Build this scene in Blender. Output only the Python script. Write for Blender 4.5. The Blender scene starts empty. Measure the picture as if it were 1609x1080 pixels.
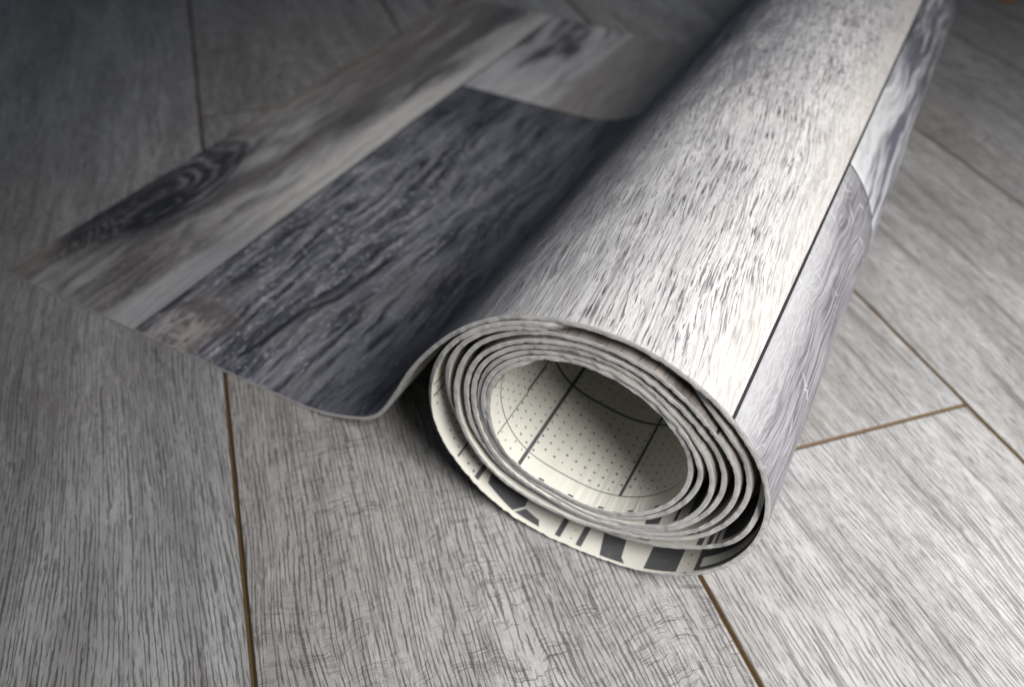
import bpy, math, random
import numpy as np
from mathutils import Vector, Matrix
random.seed(7)
rng = np.random.default_rng(7)
scene = bpy.context.scene
COL = scene.collection
S = 0.32                      # one unit of the layout = camera height = 0.32 m

# ------------------------------------------------------------------ camera
PITCH, ROLL = 0.746398542, 0.0289089485
F_PX = 1285.63
cp, sp = math.cos(PITCH), math.sin(PITCH)
Fw = Vector((0, cp, -sp)); R0 = Vector((1, 0, 0)); U0 = Vector((0, sp, cp))
Rw = math.cos(ROLL) * R0 + math.sin(ROLL) * U0
Uw = -math.sin(ROLL) * R0 + math.cos(ROLL) * U0
cam = bpy.data.cameras.new('camera')
cam.sensor_width = 36.0
cam.lens = F_PX / 1609 * 36
cam.clip_start = 0.01; cam.clip_end = 50
cam.dof.use_dof = True
cam.dof.focus_distance = 0.965 * S
cam.dof.aperture_fstop = 6.8
cam.dof.aperture_blades = 0
cam_o = bpy.data.objects.new('camera', cam); COL.objects.link(cam_o)
cam_o.matrix_world = Matrix(((Rw.x, Uw.x, -Fw.x, 0), (Rw.y, Uw.y, -Fw.y, 0), (Rw.z, Uw.z, -Fw.z, S), (0, 0, 0, 1)))
scene.camera = cam_o

# ------------------------------------------------------------------ room light
world = bpy.data.worlds.new('World'); scene.world = world
world.use_nodes = True
bg = world.node_tree.nodes['Background']
bg.inputs[0].default_value = (0.66, 0.78, 1.0, 1)
bg.inputs[1].default_value = 0.085

def lamp(name, loc, target, size, power, color, spread=math.pi):
    d = bpy.data.lights.new(name, 'AREA'); d.shape = 'DISK'; d.size = size * S
    d.energy = power; d.color = color; d.spread = spread
    o = bpy.data.objects.new(name, d); COL.objects.link(o)
    o.location = Vector(loc) * S
    o.rotation_euler = (Vector(target) - Vector(loc)).to_track_quat('-Z', 'Y').to_euler()
    return o
KEY = lamp('key_lamp', (1.22, -0.52, 1.92), (0.78, 0.62, 0.0), 1.5, 3.7, (1.0, 0.99, 0.98), math.radians(77))

scene.view_settings.view_transform = 'Standard'
scene.view_settings.look = 'None'
scene.view_settings.exposure = 0.0
scene.view_settings.gamma = 1.0

# ------------------------------------------------------------------ node helpers
class X:
    """A scalar socket with arithmetic that writes Math nodes."""
    def __init__(s, nt, sock): s.nt = nt; s.s = sock
    def _m(s, op, b=None, c=None, rev=False):
        n = s.nt.nodes.new('ShaderNodeMath'); n.operation = op
        a = (s, b) if not rev else (b, s)
        for i, v in enumerate([q for q in a if q is not None] + ([c] if c is not None else [])):
            if isinstance(v, X): s.nt.links.new(v.s, n.inputs[i])
            else: n.inputs[i].default_value = float(v)
        return X(s.nt, n.outputs[0])
    def __add__(s, b): return s._m('ADD', b)
    __radd__ = __add__
    def __sub__(s, b): return s._m('SUBTRACT', b)
    def __rsub__(s, b): return s._m('SUBTRACT', b, rev=True)
    def __mul__(s, b): return s._m('MULTIPLY', b)
    __rmul__ = __mul__
    def __truediv__(s, b): return s._m('DIVIDE', b)
    def __pow__(s, b): return s._m('POWER', b)
    def abs(s): return s._m('ABSOLUTE')
    def sqrt(s): return s._m('SQRT')
    def sin(s): return s._m('SINE')
    def max(s, b): return s._m('MAXIMUM', b)
    def min(s, b): return s._m('MINIMUM', b)
    def step(s, lo, hi):
        n = s.nt.nodes.new('ShaderNodeMapRange'); n.interpolation_type = 'SMOOTHSTEP'; n.clamp = True
        s.nt.links.new(s.s, n.inputs['Value'])
        if hi < lo:
            n.inputs['From Min'].default_value = hi; n.inputs['From Max'].default_value = lo
            n.inputs['To Min'].default_value = 1; n.inputs['To Max'].default_value = 0
        else:
            n.inputs['From Min'].default_value = lo; n.inputs['From Max'].default_value = hi
        return X(s.nt, n.outputs[0])

class Mat:
    def __init__(s, name):
        s.m = bpy.data.materials.new(name); s.m.use_nodes = True
        s.nt = s.m.node_tree; s.bsdf = s.nt.nodes['Principled BSDF']
        s.bsdf.inputs['Specular IOR Level'].default_value = 0.4
    def uv(s):
        n = s.nt.nodes.new('ShaderNodeUVMap'); n.uv_map = 'UVMap'
        q = s.nt.nodes.new('ShaderNodeSeparateXYZ'); s.nt.links.new(n.outputs[0], q.inputs[0])
        return X(s.nt, q.outputs[0]), X(s.nt, q.outputs[1])
    def rnd(s):
        n = s.nt.nodes.new('ShaderNodeObjectInfo'); return X(s.nt, n.outputs['Random'])
    def vec(s, x, y, z=0.0):
        n = s.nt.nodes.new('ShaderNodeCombineXYZ')
        for i, v in enumerate((x, y, z)):
            if isinstance(v, X): s.nt.links.new(v.s, n.inputs[i])
            else: n.inputs[i].default_value = float(v)
        return n.outputs[0]
    def noise(s, x, y, z=0.0, detail=3, rough=0.55, dist=0.0):
        n = s.nt.nodes.new('ShaderNodeTexNoise'); n.noise_dimensions = '3D'
        s.nt.links.new(s.vec(x, y, z), n.inputs['Vector'])
        n.inputs['Scale'].default_value = 1; n.inputs['Detail'].default_value = detail
        n.inputs['Roughness'].default_value = rough; n.inputs['Distortion'].default_value = dist
        return X(s.nt, n.outputs[0])
    def col(s, c):
        n = s.nt.nodes.new('ShaderNodeRGB'); n.outputs[0].default_value = (*c, 1); return n.outputs[0]
    def mix(s, f, a, b, mode='MIX'):
        n = s.nt.nodes.new('ShaderNodeMix'); n.data_type = 'RGBA'; n.blend_type = mode; n.clamp_factor = True
        if isinstance(f, X): s.nt.links.new(f.s, n.inputs[0])
        else: n.inputs[0].default_value = f
        for v, i in ((a, 6), (b, 7)):
            if isinstance(v, tuple): n.inputs[i].default_value = (*v, 1)
            else: s.nt.links.new(v, n.inputs[i])
        return n.outputs[2]
    def done(s, color, rough=0.5, height=None, strength=0.3, dist=0.001, spec=0.4):
        if isinstance(color, tuple): s.bsdf.inputs['Base Color'].default_value = (*color, 1)
        else: s.nt.links.new(color, s.bsdf.inputs['Base Color'])
        if isinstance(rough, X): s.nt.links.new(rough.s, s.bsdf.inputs['Roughness'])
        else: s.bsdf.inputs['Roughness'].default_value = rough
        s.bsdf.inputs['Specular IOR Level'].default_value = spec
        if height is not None:
            n = s.nt.nodes.new('ShaderNodeBump'); n.inputs['Strength'].default_value = strength
            n.inputs['Distance'].default_value = dist
            s.nt.links.new(height.s, n.inputs['Height']); s.nt.links.new(n.outputs[0], s.bsdf.inputs['Normal'])
        return s.m

# ------------------------------------------------------------------ materials
def laminate_mat(name, ripple, bold):
    """Grey limed oak laminate: near-regular fine pores, cross ripples and cracks in patches, slow tone drift."""
    M = Mat(name); x, y = M.uv(); r = M.rnd() * 37.0
    wx = (M.noise(x * 2.2, y * 0.8, r, 2) - 0.5) * 0.16
    xw = x + wx
    xl = xw + (M.noise(xw * 60, y * 5, r + 1, 2) - 0.5) * 0.016 + (M.noise(x * 150, y * 55, r + 2, 1) - 0.5) * 0.003
    line = (xl * 980).sin() * 0.5 + 0.5
    brk = M.noise(xw * 110, y * 16, r + 4, 2, 0.6)
    fine = M.noise(xw * 520, y * 40, r + 3, 2, 0.6)
    pore = M.noise(xw * 120, y * 6, r + 5, 3, 0.6)
    band = M.noise(xw * 34, y * 1.8, r + 6, 3, 0.6)
    slow = M.noise(xw * 8, y * 1.6, r + 9, 3, 0.55)
    tone = M.noise(x * 2.0, y * 1.2, r + 13, 2)
    mott = M.noise(x * 90, y * 22, r + 17, 4, 0.7)
    patch = M.noise(x * 3.2, y * 2.2, r + 41, 3).step(0.40, 0.60)
    yw = y + (M.noise(x * 24, y * 9, r + 21, 3) - 0.5) * 0.034 + (M.noise(x * 5, y * 3, r + 23, 2) - 0.5) * 0.10
    crk = M.noise(x * 13, yw * 120, r + 31, 2, 0.55)
    crk2 = M.noise(x * 28, yw * 210, r + 35, 2, 0.55)
    gate = M.noise(x * 30, y * 30, r + 51, 2).step(0.36, 0.58)
    cracks = (crk.step(0.42, 0.375) * 0.8 + crk2.step(0.43, 0.37) * 0.7) * patch * gate * ripple
    wave = M.noise(x * 7, yw * 44, r + 33, 1) * patch * (0.25 + ripple) + M.noise(x * 20, yw * 110, r + 34, 2) * ripple * 0.5
    lines = line.step(0.66, 0.90) * brk.step(0.36, 0.52)
    c = M.mix(slow.step(0.32, 0.68), (0.265, 0.262, 0.260), (0.405, 0.402, 0.398))
    c = M.mix((tone.step(0.38, 0.68) * 0.45 + ripple * 0.18).min(1.0), c, (0.265, 0.238, 0.214))
    c = M.mix(band.step(0.48, 0.34) * 0.30, c, (0.17, 0.16, 0.152))
    c = M.mix(pore.step(0.46, 0.33) * 0.38, c, (0.135, 0.127, 0.122))
    c = M.mix(mott.step(0.52, 0.66) * 0.30, c, (0.50, 0.498, 0.49))
    c = M.mix(mott.step(0.44, 0.34) * 0.22, c, (0.16, 0.15, 0.145))
    c = M.mix(lines * (0.76 - 0.42 * bold), c, (0.055, 0.051, 0.050))
    c = M.mix(fine.step(0.45, 0.35) * 0.55, c, (0.060, 0.057, 0.055))
    lg = M.noise((xw + (M.noise(xw * 14, y * 4, r + 61, 2) - 0.5) * 0.02) * 85, y * 2.6, r + 63, 2, 0.5)
    c = M.mix(lg.step(0.42, 0.35) * bold, c, (0.085, 0.078, 0.074))
    c = M.mix(cracks.min(1.0) * 0.42, c, (0.080, 0.070, 0.062))
    h = fine * 0.3 - lines * 0.5 - cracks * 1.1 + wave * 2.4 + mott * 0.4
    return M.done(c, pore * 0.2 + 0.42, h, 0.55, 0.0005, 0.3)

def groove_mat():
    M = Mat('brown_joint'); x, y = M.uv()
    n = M.noise(x * 60, y * 60, 0, 3)
    return M.done(M.mix(n, (0.052, 0.031, 0.013), (0.115, 0.072, 0.034)), 0.6)

def dark_groove_mat():
    M = Mat('dark_printed_joint'); x, y = M.uv()
    n = M.noise(x * 40, y * 40, 0, 3)
    return M.done(M.mix(n, (0.012, 0.012, 0.016), (0.035, 0.032, 0.034)), 0.5)

def print_common(M, x, y, seed):
    wx = (M.noise(x * 5, y * 2.2, seed, 3) - 0.5) * 0.10
    xw = x + wx
    fine = M.noise(xw * 260, y * 17, seed + 1, 3, 0.65)
    mid = M.noise(xw * 80, y * 6.5, seed + 2, 5, 0.66)
    big = M.noise(xw * 15, y * 2.2, seed + 3, 4, 0.6)
    speck = M.noise(x * 120, y * 70, seed + 4, 3, 0.6, 0.6)
    return xw, fine, mid, big, speck

def brown_knot_mat():
    M = Mat('brown_grey_knotted_print'); x, y = M.uv()
    xw, fine, mid, big, speck = print_common(M, x, y, 11)
    c = M.mix(big.step(0.35, 0.65), (0.14, 0.126, 0.12), (0.43, 0.41, 0.398))
    c = M.mix(mid.step(0.55, 0.36) * 0.7, c, (0.07, 0.066, 0.07))
    c = M.mix(speck.step(0.56, 0.68) * y.step(0.75, 0.35) * x.step(0.10, 0.2) * 0.6, c, (0.42, 0.40, 0.39))
    # brown left margin, pale sapwood strip by the joint
    edge = (x + (big - 0.5) * 0.10).step(0.075, 0.02)
    c = M.mix(edge * 0.40, c, (0.235, 0.185, 0.142))
    pale = (x + (big - 0.5) * 0.12).step(0.245, 0.30)
    strk = M.noise(xw * 60, y * 1.6, 33, 4, 0.65)
    c = M.mix(strk.step(0.47, 0.36) * 0.55, c, (0.085, 0.08, 0.082))
    c = M.mix(pale * (0.45 + y.step(0.25, 0.6) * 0.45), c, M.mix(strk.step(0.35, 0.62) * 0.6 + mid * 0.4, (0.40, 0.385, 0.375), (0.70, 0.67, 0.63)) if True else M.mix(mid, (0.58, 0.555, 0.535), (0.84, 0.805, 0.76)))
    c = M.mix(pale * y.step(0.45, 0.2) * 0.5, c, (0.30, 0.30, 0.32))
    # dark heart streak further back
    st = ((x - 0.20 + (big - 0.5) * 0.09).abs()).step(0.06, 0.015) * y.step(0.62, 0.85)
    c = M.mix(st * 0.75, c, M.mix(fine, (0.06, 0.055, 0.055), (0.13, 0.12, 0.115)))
    tan = ((x - 0.10 + (big - 0.5) * 0.12).abs()).step(0.10, 0.02) * y.step(0.8, 1.0)
    c = M.mix(tan * 0.35, c, (0.22, 0.19, 0.165))
    # the knot: a dark half-oval against the sheet's side, ringed by stretched arcs
    wob = (M.noise(x * 18, y * 7, 5, 3) - 0.5)
    wob2 = (M.noise(x * 7, y * 3, 15, 2) - 0.5)
    ax = (x - 0.10)
    dx = (x - 0.050) / 0.125; dy = (y - 0.34) / (0.36 - (y - 0.34).step(0.0, -0.05) * 0.10)
    d1 = (dx * dx + dy * dy).sqrt() + wob * 0.26 + wob2 * 0.5
    soft = M.noise(x * 26, y * 5, 25, 4, 0.7)
    body = (d1 + (soft - 0.5) * 0.7).step(1.10, 0.62)
    rings = (d1 * 40 + wob * 4).sin() * 0.5 + 0.5
    up = (y + x * 0.6).step(0.36, 0.48)
    kc = M.mix((rings ** 2.2) * (up * 0.75 + 0.18) * soft.step(0.3, 0.6), (0.018, 0.018, 0.025), (0.26, 0.25, 0.26))
    kc = M.mix(mid.step(0.48, 0.62) * 0.30, kc, (0.14, 0.135, 0.14))
    c = M.mix(body * 0.94, c, kc)
    # slanted dark whorl inside it
    sx = x - 0.105 - (y - 0.32) * 0.12 + wob * 0.03
    dx2 = sx / 0.030; dy2 = (y - 0.32 + wob2 * 0.05) / 0.075
    d2 = (dx2 * dx2 + dy2 * dy2).sqrt() + wob * 1.6
    c = M.mix(d2.step(1.3, 0.7) * 0.9, c, (0.014, 0.014, 0.019))
    c = M.mix((d2 - 0.55).abs().step(0.16, 0.03) * soft.step(0.42, 0.6) * 0.6, c, (0.20, 0.20, 0.21))
    c = M.mix((d2 - 1.45).abs().step(0.20, 0.04) * body * soft.step(0.42, 0.58) * 0.5, c, (0.19, 0.185, 0.19))
    # chevron arcs nearer the corner
    q = (M.noise(x * 60, y * 20, 8, 2) - 0.5)
    chev = ((x - 0.058 + q * 0.02).abs()).step(0.030, 0.016) * y.step(0.05, 0.10) * y.step(0.27, 0.20)
    crings = ((y + ax * 1.0 + q * 0.05 + wob * 0.02) * 300).sin() * 0.5 + 0.5
    c = M.mix(chev * 0.5, c, M.mix(crings * M.noise(x * 40, y * 40, 19, 2).step(0.3, 0.6), (0.022, 0.021, 0.024), (0.25, 0.23, 0.21)))
    c = M.mix(fine.step(0.46, 0.32) * 0.4, c, (0.05, 0.046, 0.046))
    return M.done(c, mid * 0.15 + 0.38, fine * 0.6 + mid * 0.4, 0.35, 0.0004)

def slate_mat():
    M = Mat('charcoal_print'); x, y = M.uv()
    xw, fine, mid, big, speck = print_common(M, x, y, 31)
    c = M.mix(big.step(0.3, 0.68), (0.027, 0.029, 0.042), (0.150, 0.152, 0.174))
    light = (x + (big - 0.5) * 0.3).step(0.80, 0.55) * y.step(1.05, 0.6)
    c = M.mix(mid.step(0.48, 0.66) * (light * 0.55 + 0.2), c, (0.36, 0.357, 0.38))
    c = M.mix(speck.step(0.56, 0.67) * (light * 0.6 + 0.15), c, (0.50, 0.495, 0.51))
    c = M.mix(mid.step(0.48, 0.38) * 0.85, c, (0.014, 0.015, 0.022))
    # warm pale figure by the front corner
    wob = M.noise(x * 30, y * 14, 4, 3) - 0.5
    dx = (x - 0.42) / 0.085; dy = (y - 0.04) / 0.12
    tan = ((dx * dx + dy * dy).sqrt() + wob * 2.2).step(1.15, 0.3)
    tc = M.mix((wob * 5 + mid).step(0.2, 0.8), (0.12, 0.10, 0.095), (0.42, 0.375, 0.35))
    c = M.mix(tan * 0.8, c, tc)
    # one long dark crack
    crk = (x - 0.553 - y * 0.12 + (y - 0.19).step(-0.01, 0.07) * -0.025 + wob * 0.012).abs()
    c = M.mix(crk.step(0.010, 0.003) * y.step(0.02, 0.05) * y.step(0.46, 0.38) * 0.95, c, (0.010, 0.010, 0.012))
    halo = crk.step(0.05, 0.012) * y.step(0.42, 0.3)
    c = M.mix(halo * 0.35, c, (0.03, 0.032, 0.04))
    c = M.mix(fine.step(0.45, 0.30) * 0.6, c, (0.012, 0.012, 0.016))
    c = M.mix(fine.step(0.58, 0.70) * 0.45, c, (0.32, 0.32, 0.35))
    br = M.noise(x * 7, y * 4, 66, 3).step(0.50, 0.66) * y.step(0.55, 0.1)
    c = M.mix(br * 0.35, c, (0.17, 0.145, 0.13))
    return M.done(c, mid * 0.15 + 0.36, fine * 0.6 + mid * 0.4, 0.35, 0.0004)

def pale_back_mat():
    M = Mat('pale_grey_print'); x, y = M.uv()
    xw, fine, mid, big, speck = print_common(M, x, y, 57)
    c = M.mix(big.step(0.3, 0.7), (0.26, 0.256, 0.257), (0.49, 0.484, 0.48))
    dark = (big * 0.6 + M.noise(x * 12, y * 5, 3, 2) * 0.4).step(0.50, 0.38) * y.step(1.2, 1.45)
    c = M.mix(dark * 0.9, c, (0.05, 0.048, 0.05))
    brown = (xw + (big - 0.5) * 0.04).step(0.59, 0.63)
    c = M.mix(brown * 0.85, c, M.mix(mid, (0.12, 0.11, 0.104), (0.30, 0.278, 0.255)))
    c = M.mix(mid.step(0.45, 0.33) * 0.5, c, (0.10, 0.095, 0.10))
    return M.done(c, 0.42, fine, 0.3, 0.0004)

def white_mat():
    M = Mat('whitewashed_print'); x, y = M.uv()
    xw, fine, mid, big, speck = print_common(M, x, y, 73)
    c = M.mix(big.step(0.3, 0.7), (0.46, 0.45, 0.449), (0.60, 0.588, 0.57))
    far = y.step(0.45, 1.0)
    wv = (M.noise(x * 5, y * 1.6, 2, 2) - 0.5) * 0.07 + (M.noise(x * 22, y * 8, 6, 2) - 0.5) * 0.007
    sh = y * 0.12
    xs = x + wv + sh
    fl = M.noise(xs * 440, y * 16, 77, 3, 0.62)
    fl2 = M.noise(xs * 520, y * 40, 79, 2, 0.6)
    fl3 = M.noise(xs * 120, y * 5, 81, 4, 0.66)
    dens = M.noise(x * 11, y * 7, 91, 3)
    c = M.mix(mid.step(0.54, 0.38) * 0.35, c, (0.36, 0.35, 0.35))
    c = M.mix(fl3.step(0.47, 0.37) * 0.45, c, (0.28, 0.265, 0.27))
    fl4 = M.noise(xs * 340, y * 4.5, 83, 3, 0.6)
    c = M.mix(fl4.step(0.50, 0.38) * 0.60, c, (0.19, 0.175, 0.18))
    c = M.mix((fl + (dens - 0.5) * 0.26).step(0.435, 0.375) * 0.82, c, (0.10, 0.086, 0.092))
    po = M.noise(xs * 300, y * 26, 87, 1, 0.5) + (M.noise(x * 16, y * 9, 89, 2) - 0.5) * 0.3
    c = M.mix(po.step(0.33, 0.28) * 0.9, c, (0.055, 0.046, 0.050))
    c = M.mix((fl2 + (dens - 0.5) * 0.15).step(0.43, 0.36) * 0.60, c, (0.16, 0.143, 0.15))
    c = M.mix(speck.step(0.47, 0.37) * (far * 0.75 + 0.05), c, (0.17, 0.158, 0.165))
    # warm cream along the right joint
    cream = (x + (big - 0.5) * 0.1).step(1.50, 1.57)
    c = M.mix(cream * 0.65, c, M.mix(mid, (0.42, 0.393, 0.358), (0.52, 0.497, 0.463)))
    # slate tint with painted shade on the left flank, wider further back
    e = x - (y.step(0.3, 1.1) * 0.09) + (big - 0.5) * 0.16
    left = e.step(1.33, 1.15)
    sc = M.mix(mid.step(0.35, 0.68), (0.030, 0.032, 0.042), (0.20, 0.205, 0.235))
    c = M.mix(left * 0.95, c, sc)
    gl = e.step(1.50, 1.22) * M.noise((x + wv) * 60, y * 12, 14, 3).step(0.40, 0.62)
    c = M.mix(gl * 0.55, c, (0.16, 0.165, 0.19))
    return M.done(c, mid * 0.15 + 0.46, fine * 0.5 - (fl.step(0.45, 0.37)) * 0.8 + mid * 0.5, 0.6, 0.0005, 0.2)

def silver_mat():
    M = Mat('silver_grey_print'); x, y = M.uv()
    xw, fine, mid, big, speck = print_common(M, x, y, 97)
    sp = M.noise(xw * 420, y * 48, 5, 3, 0.65)
    str_ = M.noise(xw * 300, y * 7, 9, 3, 0.6)
    c = M.mix(big.step(0.3, 0.7), (0.31, 0.306, 0.312), (0.42, 0.416, 0.422))
    zone = (x + (big - 0.5) * 0.06).step(1.585, 1.66)
    c = M.mix(sp.step(0.54, 0.42) * (zone * 0.55 + 0.30), c, (0.17, 0.16, 0.172))
    c = M.mix(str_.step(0.48, 0.38) * (zone * 0.4 + 0.25), c, (0.20, 0.19, 0.20))
    e = x + (big - 0.5) * 0.06 + (y.step(0.2, 0.6) * 0.035)
    dark = e.step(1.600, 1.650)
    c = M.mix(dark * 0.82, c, M.mix(str_.step(0.40, 0.62), (0.065, 0.060, 0.07), (0.27, 0.258, 0.275)))
    # pale scratches across the grain
    sw = (M.noise(x * 14, y * 6, 4, 2) - 0.5) * 0.22
    sn = M.noise(x * 20, (y + sw) * 95, 12, 2, 0.5)
    smk = M.noise(x * 9, y * 5, 44, 1).step(0.46, 0.62)
    c = M.mix(sn.step(0.58, 0.68) * smk * 0.50, c, (0.56, 0.56, 0.57))
    return M.done(c, mid * 0.15 + 0.48, fine, 0.2, 0.0004, 0.2)

def streak_mat(name='blue_grey_streaked_print', k=0.0):
    M = Mat(name); x, y = M.uv()
    xw, fine, mid, big, speck = print_common(M, x, y, 121 + k)
    st = M.noise(xw * 38, y * 3.0, 7, 3, 0.6)
    c = M.mix(st.step(0.40, 0.58), (0.10, 0.102, 0.122), (0.42, 0.42, 0.44))
    c = M.mix((x + (big - 0.5) * 0.06).step(1.645, 1.605) * y.step(1.05, 0.8) * 0.7, c, (0.50, 0.495, 0.49))
    c = M.mix(y.step(0.95, 1.25) * mid.step(0.62, 0.42) * 0.8, c, (0.05, 0.05, 0.058))
    c = M.mix(fine.step(0.46, 0.33) * 0.4, c, (0.09, 0.085, 0.10))
    return M.done(c, 0.42, fine, 0.3, 0.0004)

def hidden_print_mat():
    M = Mat('brown_grey_print'); x, y = M.uv()
    xw, fine, mid, big, speck = print_common(M, x, y, 151)
    c = M.mix(big.step(0.3, 0.7), (0.075, 0.062, 0.055), (0.30, 0.27, 0.25))
    c = M.mix(fine.step(0.48, 0.34) * 0.7, c, (0.03, 0.026, 0.024))
    return M.done(c, 0.45, fine, 0.3, 0.0004)

def backing_mat():
    M = Mat('cream_foam_backing'); x, y = M.uv()
    n = M.noise(x * 30, y * 12, 2, 3)
    n2 = M.noise(x * 220, y * 220, 5, 2)
    # pressed ripples near the inner end of the roll
    rip = M.noise((x + (M.noise(x * 8, y * 5, 9, 1) - 0.5) * 0.03) * 75, y * 3.5, 3, 2)
    zone = x.step(9.09, 9.19) * x.step(9.41, 9.34) * y.step(0.26, 0.10)
    c = M.mix(n, (0.54, 0.525, 0.455), (0.63, 0.62, 0.555))
    stain = M.noise(x * 22, y * 22, 71, 2).step(0.64, 0.74) * 0.35
    c = M.mix(stain, c, (0.50, 0.43, 0.30))
    h = n2 * 0.12 + rip * zone * 1.0
    return M.done(c, 0.55, h, 0.6, 0.0016, 0.3)

def cut_edge_mat():
    M = Mat('grey_fibrous_cut_edge'); x, y = M.uv()
    n = M.noise(x * 260, y * 300, 1, 4, 0.7)
    m = M.noise(x * 45, y * 120, 4, 3)
    c = M.mix(n.step(0.3, 0.7), (0.36, 0.35, 0.335), (0.74, 0.73, 0.705))
    c = M.mix(m.step(0.58, 0.7) * 0.45, c, (0.22, 0.20, 0.18))
    c = M.mix(y.step(0.86, 0.98) * 0.55, c, (0.72, 0.71, 0.70))
    return M.done(c, 0.75, n + m, 0.7, 0.0006, 0.2)

def ink_mat(name, c0, c1):
    M = Mat(name); x, y = M.uv()
    n = M.noise(x * 90, y * 90, 1, 3)
    return M.done(M.mix(n, c0, c1), 0.5, None, spec=0.3)

def leg_mat():
    M = Mat('orange_brown_wood'); x, y = M.uv()
    n = M.noise(x * 40, y * 6, 0, 3)
    return M.done(M.mix(n, (0.30, 0.13, 0.05), (0.50, 0.24, 0.09)), 0.45)

def rubber_mat():
    M = Mat('dark_rubber'); x, y = M.uv()
    return M.done(M.mix(M.noise(x * 50, y * 50), (0.02, 0.02, 0.02), (0.04, 0.04, 0.04)), 0.7)

# ------------------------------------------------------------------ mesh helpers
def mesh_obj(name, verts, faces, uvs, mats, parent=None, fmat=None, smooth=True, kind=None, label=None):
    me = bpy.data.meshes.new(name)
    me.from_pydata([tuple(v) for v in verts], [], faces)
    for m in mats: me.materials.append(m)
    lay = me.uv_layers.new(name='UVMap')
    idx = np.empty(len(me.loops), dtype=np.int32); me.loops.foreach_get('vertex_index', idx)
    lay.data.foreach_set('uv', np.asarray(uvs, dtype=np.float32)[idx].ravel())
    if fmat is not None: me.polygons.foreach_set('material_index', np.asarray(fmat, dtype=np.int32))
    me.polygons.foreach_set('use_smooth', np.full(len(me.polygons), smooth))
    me.update()
    o = bpy.data.objects.new(name, me); COL.objects.link(o)
    if parent is not None: o.parent = parent
    if kind: o['kind'] = kind
    if label: o['label'] = label
    return o

def grid_faces(nu, nv, flip=False, base=0):
    f = []
    for i in range(nu - 1):
        for j in range(nv - 1):
            a = base + i * nv + j; q = (a, a + nv, a + nv + 1, a + 1)
            f.append(q[::-1] if flip else q)
    return f

# ------------------------------------------------------------------ laminate floor
LAM = laminate_mat('fine_grained_grey_oak', 0.25, 0.25); LAM_R = laminate_mat('rippled_grey_oak', 1.0, 0.1); LAM_B = laminate_mat('bold_grained_grey_oak', 0.12, 0.48); GRV = groove_mat()
AF = -0.33305732                                   # direction of the laid planks
ea = np.array([math.sin(AF), math.cos(AF)]); fa = np.array([ea[1], -ea[0]])
def floor_pt(a, b, z): 
    p = a * fa + b * ea
    return (p[0] * S, p[1] * S, z * S)

# sub-floor under the boards, wide enough to leave the frame on every side
v = [floor_pt(a, b, -0.030) for a, b in ((-7, -4), (7, -4), (7, 9), (-7, 9))]
floor = mesh_obj('floor', v, [(0, 1, 2, 3)], [(-7, -4), (7, -4), (7, 9), (-7, 9)], [GRV], smooth=False, kind='structure')
floor['label'] = 'grey oak laminate floor with brown bevelled joints'
floor['category'] = 'floor'

def plank(a0, a1, b0, b1, mat):
    """One board: flat top, 45-degree brown bevel to the joint, thickness below."""
    bw, bd = 0.0039, 0.0050
    rings = [(0.0, -0.0298), (0.0, -bd), (bw * 0.35, -bd * 0.55), (bw, -0.0004), (bw * 1.35, 0.0)]
    V = []; UV = []; ox, oy = rng.uniform(0, 40, 2)
    for ins, z in rings:
        for a, b in ((a0 + ins, b0 + ins), (a1 - ins, b0 + ins), (a1 - ins, b1 - ins), (a0 + ins, b1 - ins)):
            V.append(floor_pt(a, b, z)); UV.append((a - a0 + ox, b + oy))
    F = []; FM = []
    for r in range(len(rings) - 1):
        for k in range(4):
            F.append((r * 4 + k, r * 4 + (k + 1) % 4, (r + 1) * 4 + (k + 1) % 4, (r + 1) * 4 + k)); FM.append(1 if r < 3 else 0)
    F.append(tuple(range(len(V) - 4, len(V)))); FM.append(0)
    return mesh_obj('plank', V, F, UV, [mat, GRV], floor, FM, smooth=False)

rows = [-2.52, -1.925, -1.33, -0.735, -0.142, 0.457, 1.045, 1.601, 2.127, 2.68, 3.26, 3.85]
ends = {3: (-0.9, 4.1), 4: (-1.95, 2.055), 5: (-3.343, 0.657), 6: (-0.75, 3.25), 7: (-1.6, 2.55 + 1.2), 8: (0.1, 4.1)}
for i in range(len(rows) - 1):
    b = ends.get(i, (-1.2 + (i * 1.37) % 2.6, 2.8 + (i * 1.37) % 2.6))[0]
    while b < 5.5:
        b1 = b + 4.0
        if i in ends and abs(b - ends[i][0]) < 1e-6: b1 = ends[i][1]
        if b1 > -0.3: plank(rows[i], rows[i + 1], b, b1, LAM_R if i in (4, 7) else LAM_B if i in (5, 6, 9) else LAM)
        b = b1

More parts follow.
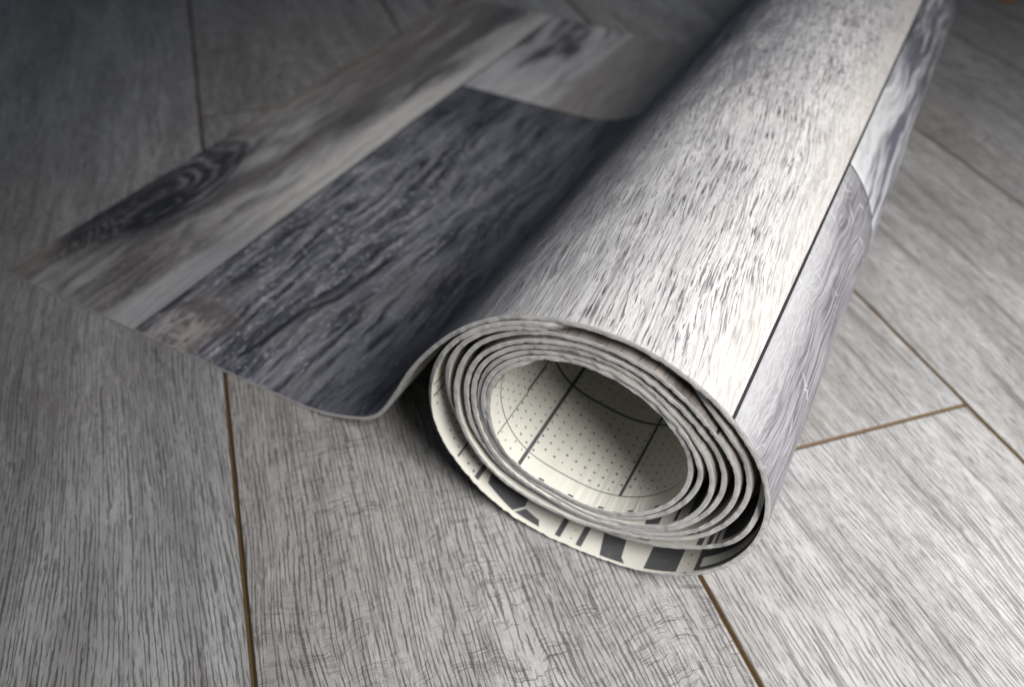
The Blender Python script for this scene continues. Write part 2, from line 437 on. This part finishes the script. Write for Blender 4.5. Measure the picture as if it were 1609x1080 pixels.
# ------------------------------------------------------------------ the sheet and its roll
T = 0.0066                                          # sheet thickness
AB = 0.472445942                                    # direction of the roll's axis
eb = np.array([math.sin(AB), math.cos(AB), 0.0]); fb = np.array([eb[1], -eb[0], 0.0]); ez = np.array([0, 0, 1.0])
raw = """-14410,43 -14170,43 -13930,43 -13690,43 -13450,43 -13210,43 -12970,43 -12730,43 -12490,43 -12250,43 -12010,43 -11770,43 -11530,43 -11290,43 -11050,43 -10810,43 -10570,43 -10330,43 -10090,43 -9850,43 -9610,43 -9370,43 -9130,43 -8890,43 -8650,43 -8410,43 -8170,43 -7930,43 -7690,44 -7450,46 -7211,55 -6973,79 -6738,123 -6508,185 -6282,265 -6063,360 -5857,477 -5674,623 -5522,802 -5394,1003 -5277,1212 -5165,1425 -5058,1639 -4953,1855 -4844,2069 -4726,2277 -4599,2480 -4465,2679 -4326,2875 -4180,3065 -4026,3248 -3860,3420 -3681,3578 -3490,3722 -3287,3847 -3071,3947 -2845,4025 -2613,4081 -2377,4116 -2138,4132 -1899,4127 -1663,4098 -1431,4042 -1207,3961 -992,3857 -788,3732 -599,3587 -427,3422 -273,3240 -141,3041 -34,2829 46,2605 97,2373 118,2136 108,1898 70,1663 3,1434 -88,1214 -204,1006 -344,813 -506,639 -687,484 -885,352 -1097,243 -1320,159 -1551,101 -1788,67 -2027,53 -2266,50 -2506,54 -2744,72 -2978,116 -3203,190 -3418,294 -3618,423 -3802,574 -3967,746 -4112,935 -4232,1140 -4324,1359 -4384,1589 -4411,1825 -4408,2063 -4377,2299 -4319,2530 -4234,2752 -4124,2964 -3992,3162 -3839,3345 -3667,3511 -3478,3655 -3273,3777 -3057,3878 -2831,3956 -2599,4012 -2362,4047 -2124,4062 -1885,4055 -1649,4024 -1418,3965 -1195,3880 -983,3772 -782,3642 -598,3492 -431,3321 -285,3133 -165,2928 -75,2709 -21,2478 -3,2242 -23,2006 -80,1776 -171,1557 -294,1355 -447,1174 -625,1017 -822,883 -1033,771 -1254,683 -1484,617 -1718,569 -1956,538 -2195,521 -2434,519 -2672,536 -2905,582 -3127,663 -3336,776 -3531,913 -3709,1072 -3867,1250 -3996,1448 -4091,1665 -4150,1894 -4174,2130 -4167,2368 -4129,2602 -4059,2829 -3957,3043 -3824,3240 -3664,3415 -3481,3566 -3280,3694 -3065,3798 -2841,3880 -2610,3939 -2374,3975 -2135,3991 -1897,3986 -1660,3954 -1430,3895 -1208,3808 -997,3697 -799,3564 -618,3409 -457,3234 -322,3040 -224,2826 -173,2598 -169,2363 -206,2129 -276,1902 -375,1685 -502,1485 -659,1307 -841,1156 -1042,1028 -1255,919 -1476,827 -1703,752 -1935,697 -2172,666 -2410,663 -2648,683 -2884,723 -3112,788 -3327,886 -3518,1022 -3681,1193 -3813,1389 -3914,1604 -3982,1831 -4015,2065 -4013,2303 -3981,2539 -3921,2769 -3830,2988 -3707,3189 -3550,3366 -3367,3518 -3168,3648 -2955,3755 -2731,3835 -2498,3887 -2261,3915 -2023,3920 -1786,3899 -1555,3844 -1337,3753 -1131,3633 -939,3491 -756,3336 -586,3170 -439,2985 -337,2777 -291,2549 -296,2315 -342,2083 -421,1859 -529,1647 -665,1452 -829,1281 -1016,1136 -1222,1015 -1440,917 -1665,840 -1897,792 -2133,782 -2369,808 -2604,854 -2837,909 -3063,983 -3274,1089 -3459,1232 -3612,1411 -3727,1616 -3805,1839 -3848,2072 -3858,2310 -3835,2546 -3777,2775 -3681,2991 -3549,3187 -3386,3359 -3199,3505 -2994,3626 -2775,3719 -2546,3783 -2311,3818 -2073,3822 -1838,3790 -1611,3724 -1394,3626 -1191,3502 -999,3358 -820,3201 -659,3026 -535,2829 -462,2609 -443,2376 -473,2143 -541,1916 -641,1700 -769,1501 -926,1323 -1109,1173 -1313,1052 -1532,957 -1759,889 -1993,854 -2229,860 -2465,896 -2699,945 -2928,1008 -3144,1102 -3332,1239 -3485,1416 -3600,1622 -3681,1845 -3731,2077 -3749,2314 -3732,2550 -3673,2778 -3571,2989 -3430,3178 -3258,3341 -3063,3476 -2851,3584 -2627,3665 -2396,3716 -2160,3732 -1925,3707 -1697,3643 -1481,3545 -1278,3420 -1090,3273 -916,3109 -762,2929 -642,2728 -574,2506 -561,2274 -597,2041 -674,1817 -785,1609 -929,1421 -1104,1263 -1303,1135 -1519,1036 -1746,964 -1979,926 -2215,929 -2450,963 -2685,1011 -2914,1075 -3127,1172 -3309,1315 -3454,1498 -3559,1709 -3629,1935 -3662,2170 -3660,2407 -3620,2640 -3540,2861 -3419,3063 -3261,3238 -3075,3383 -2867,3496 -2644,3578 -2412,3628 -2175,3644 -1940,3622 -1711,3562 -1495,3465 -1296,3336 -1114,3183 -950,3010 -817,2818 -737,2603 -722,2374 -762,2142 -839,1918 -946,1705 -1078,1508 -1238,1333 -1424,1189 -1634,1081 -1859,1014 -2093,993 -2329,1014 -2564,1055 -2796,1108 -3016,1190 -3209,1318 -3364,1491 -3478,1696 -3553,1920 -3591,2154 -3591,2390 -3551,2623 -3470,2843 -3345,3042 -3183,3213 -2992,3351 -2780,3456 -2554,3529 -2320,3567 -2084,3569 -1851,3530 -1628,3452 -1421,3338 -1233,3193 -1069,3022 -940,2827 -862,2609 -837,2377 -861,2143 -929,1917 -1035,1706 -1174,1514 -1342,1348 -1536,1215 -1752,1120 -1980,1071 -2215,1071 -2450,1103 -2685,1149 -2910,1217 -3112,1329 -3277,1491 -3398,1691 -3478,1912 -3520,2145 -3521,2381 -3481,2613 -3396,2832 -3266,3027 -3098,3191 -2902,3321 -2685,3418 -2458,3490 -2420,3501"""
P0 = np.array([[float(q) for q in p.split(',')] for p in raw.split()]) * 1e-4

def catmull(P, n):
    Q = np.vstack([2 * P[0] - P[1], P, 2 * P[-1] - P[-2]]); out = []
    for i in range(1, len(Q) - 2):
        p0, p1, p2, p3 = Q[i - 1], Q[i], Q[i + 1], Q[i + 2]
        for k in range(n):
            t = k / n
            out.append(0.5 * (2 * p1 + (p2 - p0) * t + (2 * p0 - 5 * p1 + 4 * p2 - p3) * t * t + (3 * p1 - p0 - 3 * p2 + p3) * t ** 3))
    out.append(P[-1]); return np.array(out)
CW = catmull(P0, 6)
seg = np.hypot(*np.diff(CW, axis=0).T); CU = np.r_[0, np.cumsum(seg)]
UEND = float(CU[-1])
tan = np.gradient(CW, axis=0); tan /= np.hypot(tan[:, 0], tan[:, 1])[:, None]
CN = np.stack([-tan[:, 1], tan[:, 0]], 1)

def smoothstep(x): x = np.clip(x, 0, 1); return x * x * (3 - 2 * x)
_ru = np.arange(0, 12, 0.0035)
_r1 = rng.normal(0, 1, len(_ru)); _r2 = rng.normal(0, 1, len(_ru))
def _sm(a, n): k = np.hanning(n + 2); return np.convolve(a, k / np.sqrt((k ** 2).sum()), 'same')
RAG_A = _sm(_r1, 1) * 0.00030 + _sm(_r2, 16) * 0.0003
RAG_B = RAG_A + _sm(rng.normal(0, 1, len(_ru)), 1) * 0.00045 + _sm(rng.normal(0, 1, len(_ru)), 5) * 0.0003 - 0.0065 * np.exp(-((_ru - 2.24) / 0.27) ** 2) - 0.0045 * np.exp(-((_ru - 3.52) / 0.20) ** 2)
RAG_D = _sm(rng.normal(0, 1, len(_ru)), 1) * 0.00028
def vfront(u):
    u = np.asarray(u, float)
    base = 0.655 - 0.027 * smoothstep((u - 0.8) / 0.5)
    rec = lambda a, b, c, d: smoothstep((u - a) / (b - a)) * smoothstep((d - u) / (d - c))
    base = base + 0.032 * rec(2.70, 2.79, 2.97, 3.12) + 0.026 * rec(3.90, 3.98, 4.04, 4.16) + 0.011 * rec(3.10, 3.25, 3.60, 3.75) + 0.05 * smoothstep((u - (UEND - 0.075)) / 0.075)
    return base + 0.0015 * np.sin(u * 9.1) * smoothstep((u - 1.4) / 0.5)
VFAR = 2.362
def rag(u, which=0): return np.interp(u, _ru, (RAG_A, RAG_B)[which]) * np.where(np.asarray(u) < 0.9, 0.5, 1.0)
def surf(u, h, v_abs):
    """Point on the sheet: u along the unrolled width, h off the centre sheet, v_abs along the axis."""
    u = np.asarray(u, float)
    x = np.interp(u, CU, CW[:, 0]); z = np.interp(u, CU, CW[:, 1])
    nx = np.interp(u, CU, CN[:, 0]); nz = np.interp(u, CU, CN[:, 1])
    x = x + nx * h; z = z + nz * h
    return (x[..., None] * fb + np.asarray(v_abs, float)[..., None] * eb + z[..., None] * ez) * S
def vfar(u): return VFAR + 0.06 * smoothstep((np.asarray(u) - 1.1) / 0.8)

roll = bpy.data.objects.new('vinyl_flooring_roll', None); COL.objects.link(roll)
roll.location = tuple(surf(np.array([1.4]), 0, np.array([0.66]))[0] * np.array([1, 1, 0]))
roll['label'] = 'partly unrolled sheet of wood-print vinyl flooring with cream dotted backing, lying on the grey laminate'
roll['category'] = 'vinyl flooring'
OFF = np.array(roll.location)
def sheet_obj(name, V, F, UV, mats, parent=None, **kw):
    off = OFF
    return mesh_obj(name, np.asarray(V) - off, F, UV, mats, parent or roll, **kw)

US = np.unique(np.r_[np.arange(0, UEND, 0.0042), UEND])
VF = np.array([0.0, 0.004, 0.03, 0.2, 0.5, 0.8, 1.0])

# underside of the sheet
BACK = backing_mat(); EDGE = cut_edge_mat()
vf = vfront(US) + rag(US, 1); ve = vfar(US)
V = []; UV = []
for f_ in VF:
    va = vf + (ve - vf) * (f_ if f_ > 0.02 else f_)
    V.append(surf(US, -T / 2, va)); UV.append(np.stack([US, va - vfront(US)], 1))
V = np.stack(V, 1).reshape(-1, 3); UV = np.stack(UV, 1).reshape(-1, 2)
backing = sheet_obj('backing', V, grid_faces(len(US), len(VF)), UV, [BACK])

# cut edges all round
V = []; UV = []
NE = 5
for k in range(NE):
    w = k / (NE - 1); h = -T / 2 + T * w
    va = vfront(US) + rag(US, 1) * (1 - w) + rag(US, 0) * w - 0.0004 * math.sin(math.pi * w)
    if 0 < k < NE - 1: va = va + np.interp(US, _ru, np.roll(RAG_D, 37 * k))
    V.append(surf(US, h * (0.94 if k in (0, NE - 1) else 1.0), va)); UV.append(np.stack([US, np.full_like(US, w)], 1))
V = np.stack(V, 1).reshape(-1, 3); UV = np.stack(UV, 1).reshape(-1, 2)
F = grid_faces(len(US), NE, flip=True); base = len(V); V = list(V); UV = list(UV)
for k in (0, 1):                                     # far edge
    V += list(surf(US, -T / 2 + T * k, vfar(US))); UV += [(q, float(k)) for q in US]
n = len(US)
F += [(base + i, base + i + 1, base + n + i + 1, base + n + i) for i in range(n - 1)]
for ue, fl in ((0.0, False), (UEND, True)):          # the two long ends
    b = len(V); vv = np.linspace(float(vfront(np.array(ue))), float(vfar(ue)), 30)
    for k in (0, 1):
        V += list(surf(np.full(30, ue), -T / 2 + T * k, vv)); UV += [(q, float(k)) for q in vv]
    F += [((b + i, b + i + 1, b + 30 + i + 1, b + 30 + i) if fl else (b + i, b + 30 + i, b + 30 + i + 1, b + i + 1)) for i in range(29)]
sheet_obj('cut_edge', V, F, UV, [EDGE])

# printed boards on the face
DGRV = dark_groove_mat()
def face_board(u0, u1, v0, v1, mat, front=False, back=False, lo=True, hi=True, label=None, gw=0.0024, gd=0.0014):
    """One board of the embossed face; its sides dip into the dark joint. v0/v1 count from the front edge."""
    uu = np.unique(np.r_[np.arange(u0, u1, 0.0042), u1])
    if lo: uu = np.unique(np.r_[uu, u0 + gw])
    if hi: uu = np.unique(np.r_[uu, u1 - gw])
    hu = np.zeros_like(uu)
    if lo: hu = np.maximum(hu, 1 - np.clip((uu - u0) / gw, 0, 1))
    if hi: hu = np.maximum(hu, 1 - np.clip((u1 - uu) / gw, 0, 1))
    fr = [0.0, 0.0025, 0.02, 0.2, 0.4, 0.6, 0.8, 0.98, 1.0]
    rows_v = []; hv = []
    for f_ in fr:
        a = (vfront(uu) + rag(uu, 0)) if front else vfront(uu) + v0
        b = vfar(uu) if back else vfront(uu) + v1
        va = a + (b - a) * f_
        if f_ == 0.0025 and not front: va = a + gw
        if f_ == 0.98 and not back: va = b - gw
        rows_v.append(va); hv.append(1.0 if ((f_ == 0 and not front) or (f_ == 1 and not back)) else 0.0)
    V = []; UV = []
    for va, q in zip(rows_v, hv):
        V.append(surf(uu, T / 2 - gd * np.maximum(hu, q), va)); UV.append(np.stack([uu, va - vfront(uu)], 1))
    V = np.stack(V, 1).reshape(-1, 3); UV = np.stack(UV, 1).reshape(-1, 2)
    nv = len(fr); F = grid_faces(len(uu), nv, flip=True); FM = []
    for i in range(len(uu) - 1):
        for j in range(nv - 1):
            m = (hu[i] + hu[i + 1] > 0.5) or (hv[j] + hv[j + 1] > 0.5)
            FM.append(1 if m else 0)
    return sheet_obj('printed_plank', V, F, UV, [mat, DGRV], fmat=FM, label=label)

J1, J2, J3, J4 = 0.347, 0.966, 1.582, 2.198
E2, E4 = 1.142, 0.606
BIG = 9.0
HID = hidden_print_mat()
face_board(0.0, J1, 0, BIG, brown_knot_mat(), True, True, lo=False, label='brown-grey printed board with dark ringed knot')
face_board(J1, J2, 0, E2, slate_mat(), True, False, label='charcoal printed board with a warm pale corner')
face_board(J1, J2, E2, BIG, pale_back_mat(), False, True, label='pale grey printed board beyond the charcoal one')
face_board(J2, J3, 0, BIG, white_mat(), True, True, label='whitewashed printed board with dark flecks over the top of the roll')
face_board(J3, J4, 0, E4, silver_mat(), True, False, label='silver-grey scratched printed board on the right of the roll')
face_board(J3, J4, E4, BIG, streak_mat(), False, True, label='blue-grey streaked printed board at the far right of the roll')
u = J4
while u < UEND - 0.05:
    u2 = min(u + 0.616, UEND)
    face_board(u, u2, 0, BIG, HID, True, True, hi=u2 < UEND)
    u = u2

# print on the backing: rule lines, dots and solid blocks
INK_L = ink_mat('thin_grey_print_ink', (0.10, 0.10, 0.095), (0.20, 0.20, 0.18))
INK_D = ink_mat('dot_print_ink', (0.10, 0.095, 0.085), (0.19, 0.18, 0.16))
INK_B = ink_mat('charcoal_print_ink', (0.050, 0.051, 0.052), (0.105, 0.106, 0.108))
HB = -T / 2 - 0.00035
def patch(name, polys, mat, du=0.008, kind=None):
    """polys: convex (u, v) outlines laid on the backing."""
    V = []; F = []; UV = []
    for P in polys:
        P = np.array(P, float); lo, hi = P[:, 0].min(), P[:, 0].max()
        brk = np.unique(np.round(np.r_[np.arange(lo, hi, du), hi, P[:, 0]], 6)); cols = []
        for c in brk:
            c = min(max(c, lo + 1e-7), hi - 1e-7); ys = []
            for a, b in zip(P, np.roll(P, -1, axis=0)):
                if (a[0] - c) * (b[0] - c) <= 0 and a[0] != b[0]:
                    ys.append(a[1] + (b[1] - a[1]) * (c - a[0]) / (b[0] - a[0]))
            if ys: cols.append((c, max(min(ys), 0.0012), max(ys)))
        for c, y0, y1 in cols:
            y1 = max(y1, y0 + 1e-5)
            for t in (0, 0.5, 1): UV.append((c, y0 + (y1 - y0) * t))
        n0 = len(V); cu = np.array([[c[0]] * 3 for c in cols]).ravel()
        cv = np.array([[c[1], (c[1] + c[2]) / 2, c[2]] for c in cols]).ravel()
        V += list(surf(cu, HB, vfront(cu) + cv))
        F += grid_faces(len(cols), 3, base=n0)
    o = mesh_obj(name, np.asarray(V) - OFF, F, UV, [mat], backing, kind=kind)
    return o
def axial(u, v0, v1, w): return [(u - w / 2, v0), (u + w / 2, v0), (u + w / 2, v1), (u - w / 2, v1)]
def around(u0, u1, v, w): return [(u0, v - w / 2), (u1, v - w / 2), (u1, v + w / 2), (u0, v + w / 2)]

patch('printed_line', [axial(9.428, 0.001, 1.6, 0.0055)], INK_B)
patch('printed_line', [axial(9.485, 0.001, 0.09, 0.002), axial(9.487, 0.09, 0.15, 0.005), axial(9.489, 0.15, 1.6, 0.003)], INK_L)
patch('printed_line', [axial(9.575, 0.001, 1.6, 0.0035)], INK_B)
patch('printed_line', [axial(9.283, 0.028, 1.6, 0.0045)], INK_B)
patch('printed_line', [around(8.74, 9.71, 0.028, 0.0017)], INK_L)
patch('printed_line', [around(8.74, 9.71, 0.172, 0.0042)], INK_B)
patch('printed_line', [axial(2.452, 0.001, 0.08, 0.0035)], INK_B)
patch('printed_line', [axial(2.4285, 0.001, 0.08, 0.0035)], INK_B)
patch('printed_line', [axial(2.3105, 0.001, 0.08, 0.0035)], INK_B)
for uu, w in ((2.266, 0.008), (2.1185, 0.0085), (2.0855, 0.0085)):
    patch('printed_bar', [axial(uu, 0.001, 0.08, w)], INK_B)
patch('printed_block', [[(2.252, 0.07), (2.251, 0.026), (2.247, 0.010), (2.194, 0.001), (2.181, 0.018), (2.19, 0.07)]], INK_B)
patch('printed_block', [[(2.191, 0.000), (2.1785, 0.016), (2.153, 0.011), (2.148, 0.000)]], INK_B)
patch('printed_block', [[(2.066, 0.06), (2.030, 0.06), (2.042, 0.032), (2.014, 0.001), (2.052, 0.0)]], INK_B)
patch('printed_block', [axial(1.960, 0.001, 0.06, 0.050)], INK_B)
patch('printed_block', [axial(1.902, 0.001, 0.06, 0.008), around(1.76, 1.906, 0.0035, 0.006), around(1.76, 1.906, 0.045, 0.045)], INK_B)
patch('printed_bar', [axial(4.384, 0.001, 0.05, 0.010), axial(4.371, 0.001, 0.05, 0.006)], INK_B)
patch('printed_bar', [axial(3.206, 0.0, 0.06, 0.009), axial(3.190, 0.0, 0.06, 0.007), axial(3.178, 0.0, 0.06, 0.003)], INK_B)
patch('printed_block', [axial(3.125, 0.005, 0.06, 0.085)], INK_B)
patch('printed_block', [around(3.282, 3.322, 0.004, 0.006)], INK_B)
for uu in (3.404, 3.432, 3.476, 3.550, 3.576, 3.62, 3.66):
    patch('printed_dash', [around(uu - 0.005, uu + 0.005, 0.006, 0.006)], INK_B)
patch('printed_block', [axial(7.498, 0.0, 0.03, 0.022), axial(7.459, 0.0, 0.04, 0.006), axial(7.418, 0.0, 0.06, 0.030)], INK_B)
for uu in np.r_[np.arange(5.82, 6.08, 0.026), np.arange(6.84, 7.05, 0.023), np.arange(8.50, 8.62, 0.021), np.arange(9.21, 9.41, 0.045)]:
    patch('printed_dash', [around(uu - 0.004, uu + 0.004, 0.0025, 0.003)], INK_B)

# dots on a square grid
oct_ = [(math.cos(k * math.pi / 3), math.sin(k * math.pi / 3)) for k in range(6)]
V = []; F = []; UV = []
def dots(u0, u1, v0, v1, pitch=0.0148, r=0.00155, skip=None):
    global V, F, UV
    for i in range(int((u1 - u0) / pitch) + 1):
        for j in range(int((v1 - v0) / pitch) + 1):
            cu = u0 + i * pitch + rng.normal(0, 0.0004); cv = v0 + (j + 0.12 * i % 1.0) * pitch + rng.normal(0, 0.0004)
            if skip and skip(cu, cv): continue
            rr = r * rng.uniform(0.75, 1.2); n0 = len(V)
            pu = np.array([cu + a * rr for a, b in oct_]); pv = np.array([cv + b * rr for a, b in oct_])
            V += list(surf(pu, HB + 0.0001, vfront(pu) + pv)); UV += [(a, b) for a, b in zip(pu, pv)]
            F.append(tuple(n0 + k for k in range(6)))
lines = (9.428, 9.487, 9.575, 9.283)
dots(8.83, 9.69, 0.008, 0.60, r=0.00175, skip=lambda a, b: (a < 9.42 and b < 0.034) or abs(b - 0.172) < 0.004 or abs(b - 0.028) < 0.003 or min(abs(a - q) for q in lines) < 0.0045)
dots(2.275, 2.445, 0.0065, 0.08, r=0.0021, skip=lambda a, b: abs(a - 2.3105) < 0.005)
dots(2.100, 2.108, 0.008, 0.06); dots(1.920, 1.924, 0.0, 0.05)
mesh_obj('printed_dots', np.asarray(V) - OFF, F, UV, [INK_D], backing, kind='stuff')

# ------------------------------------------------------------------ a wooden furniture leg at the far end of the floor
def lathe(name, prof, mat, parent, seg=20):
    V = []; UV = []
    for r_, z_ in prof:
        for k in range(seg):
            a = 2 * math.pi * k / seg
            V.append((r_ * S * math.cos(a), r_ * S * math.sin(a), z_ * S)); UV.append((k / seg, z_))
    F = [(i * seg + k, i * seg + (k + 1) % seg, (i + 1) * seg + (k + 1) % seg, (i + 1) * seg + k) for i in range(len(prof) - 1) for k in range(seg)]
    F.append(tuple(range(seg))[::-1]); F.append(tuple(range(len(V) - seg, len(V))))
    return mesh_obj(name, V, F, UV, [mat], parent)
leg = lathe('furniture_leg', [(0.034, 0.0004), (0.038, 0.006), (0.038, 0.020), (0.032, 0.026), (0.035, 0.04), (0.042, 0.40), (0.050, 0.9), (0.056, 1.25), (0.056, 1.30)], leg_mat(), None)
leg.location = (1.66 * S, 2.90 * S, 0)
leg['label'] = 'out-of-focus orange-brown wooden furniture leg standing on the dark far end of the floor'
leg['category'] = 'furniture leg'
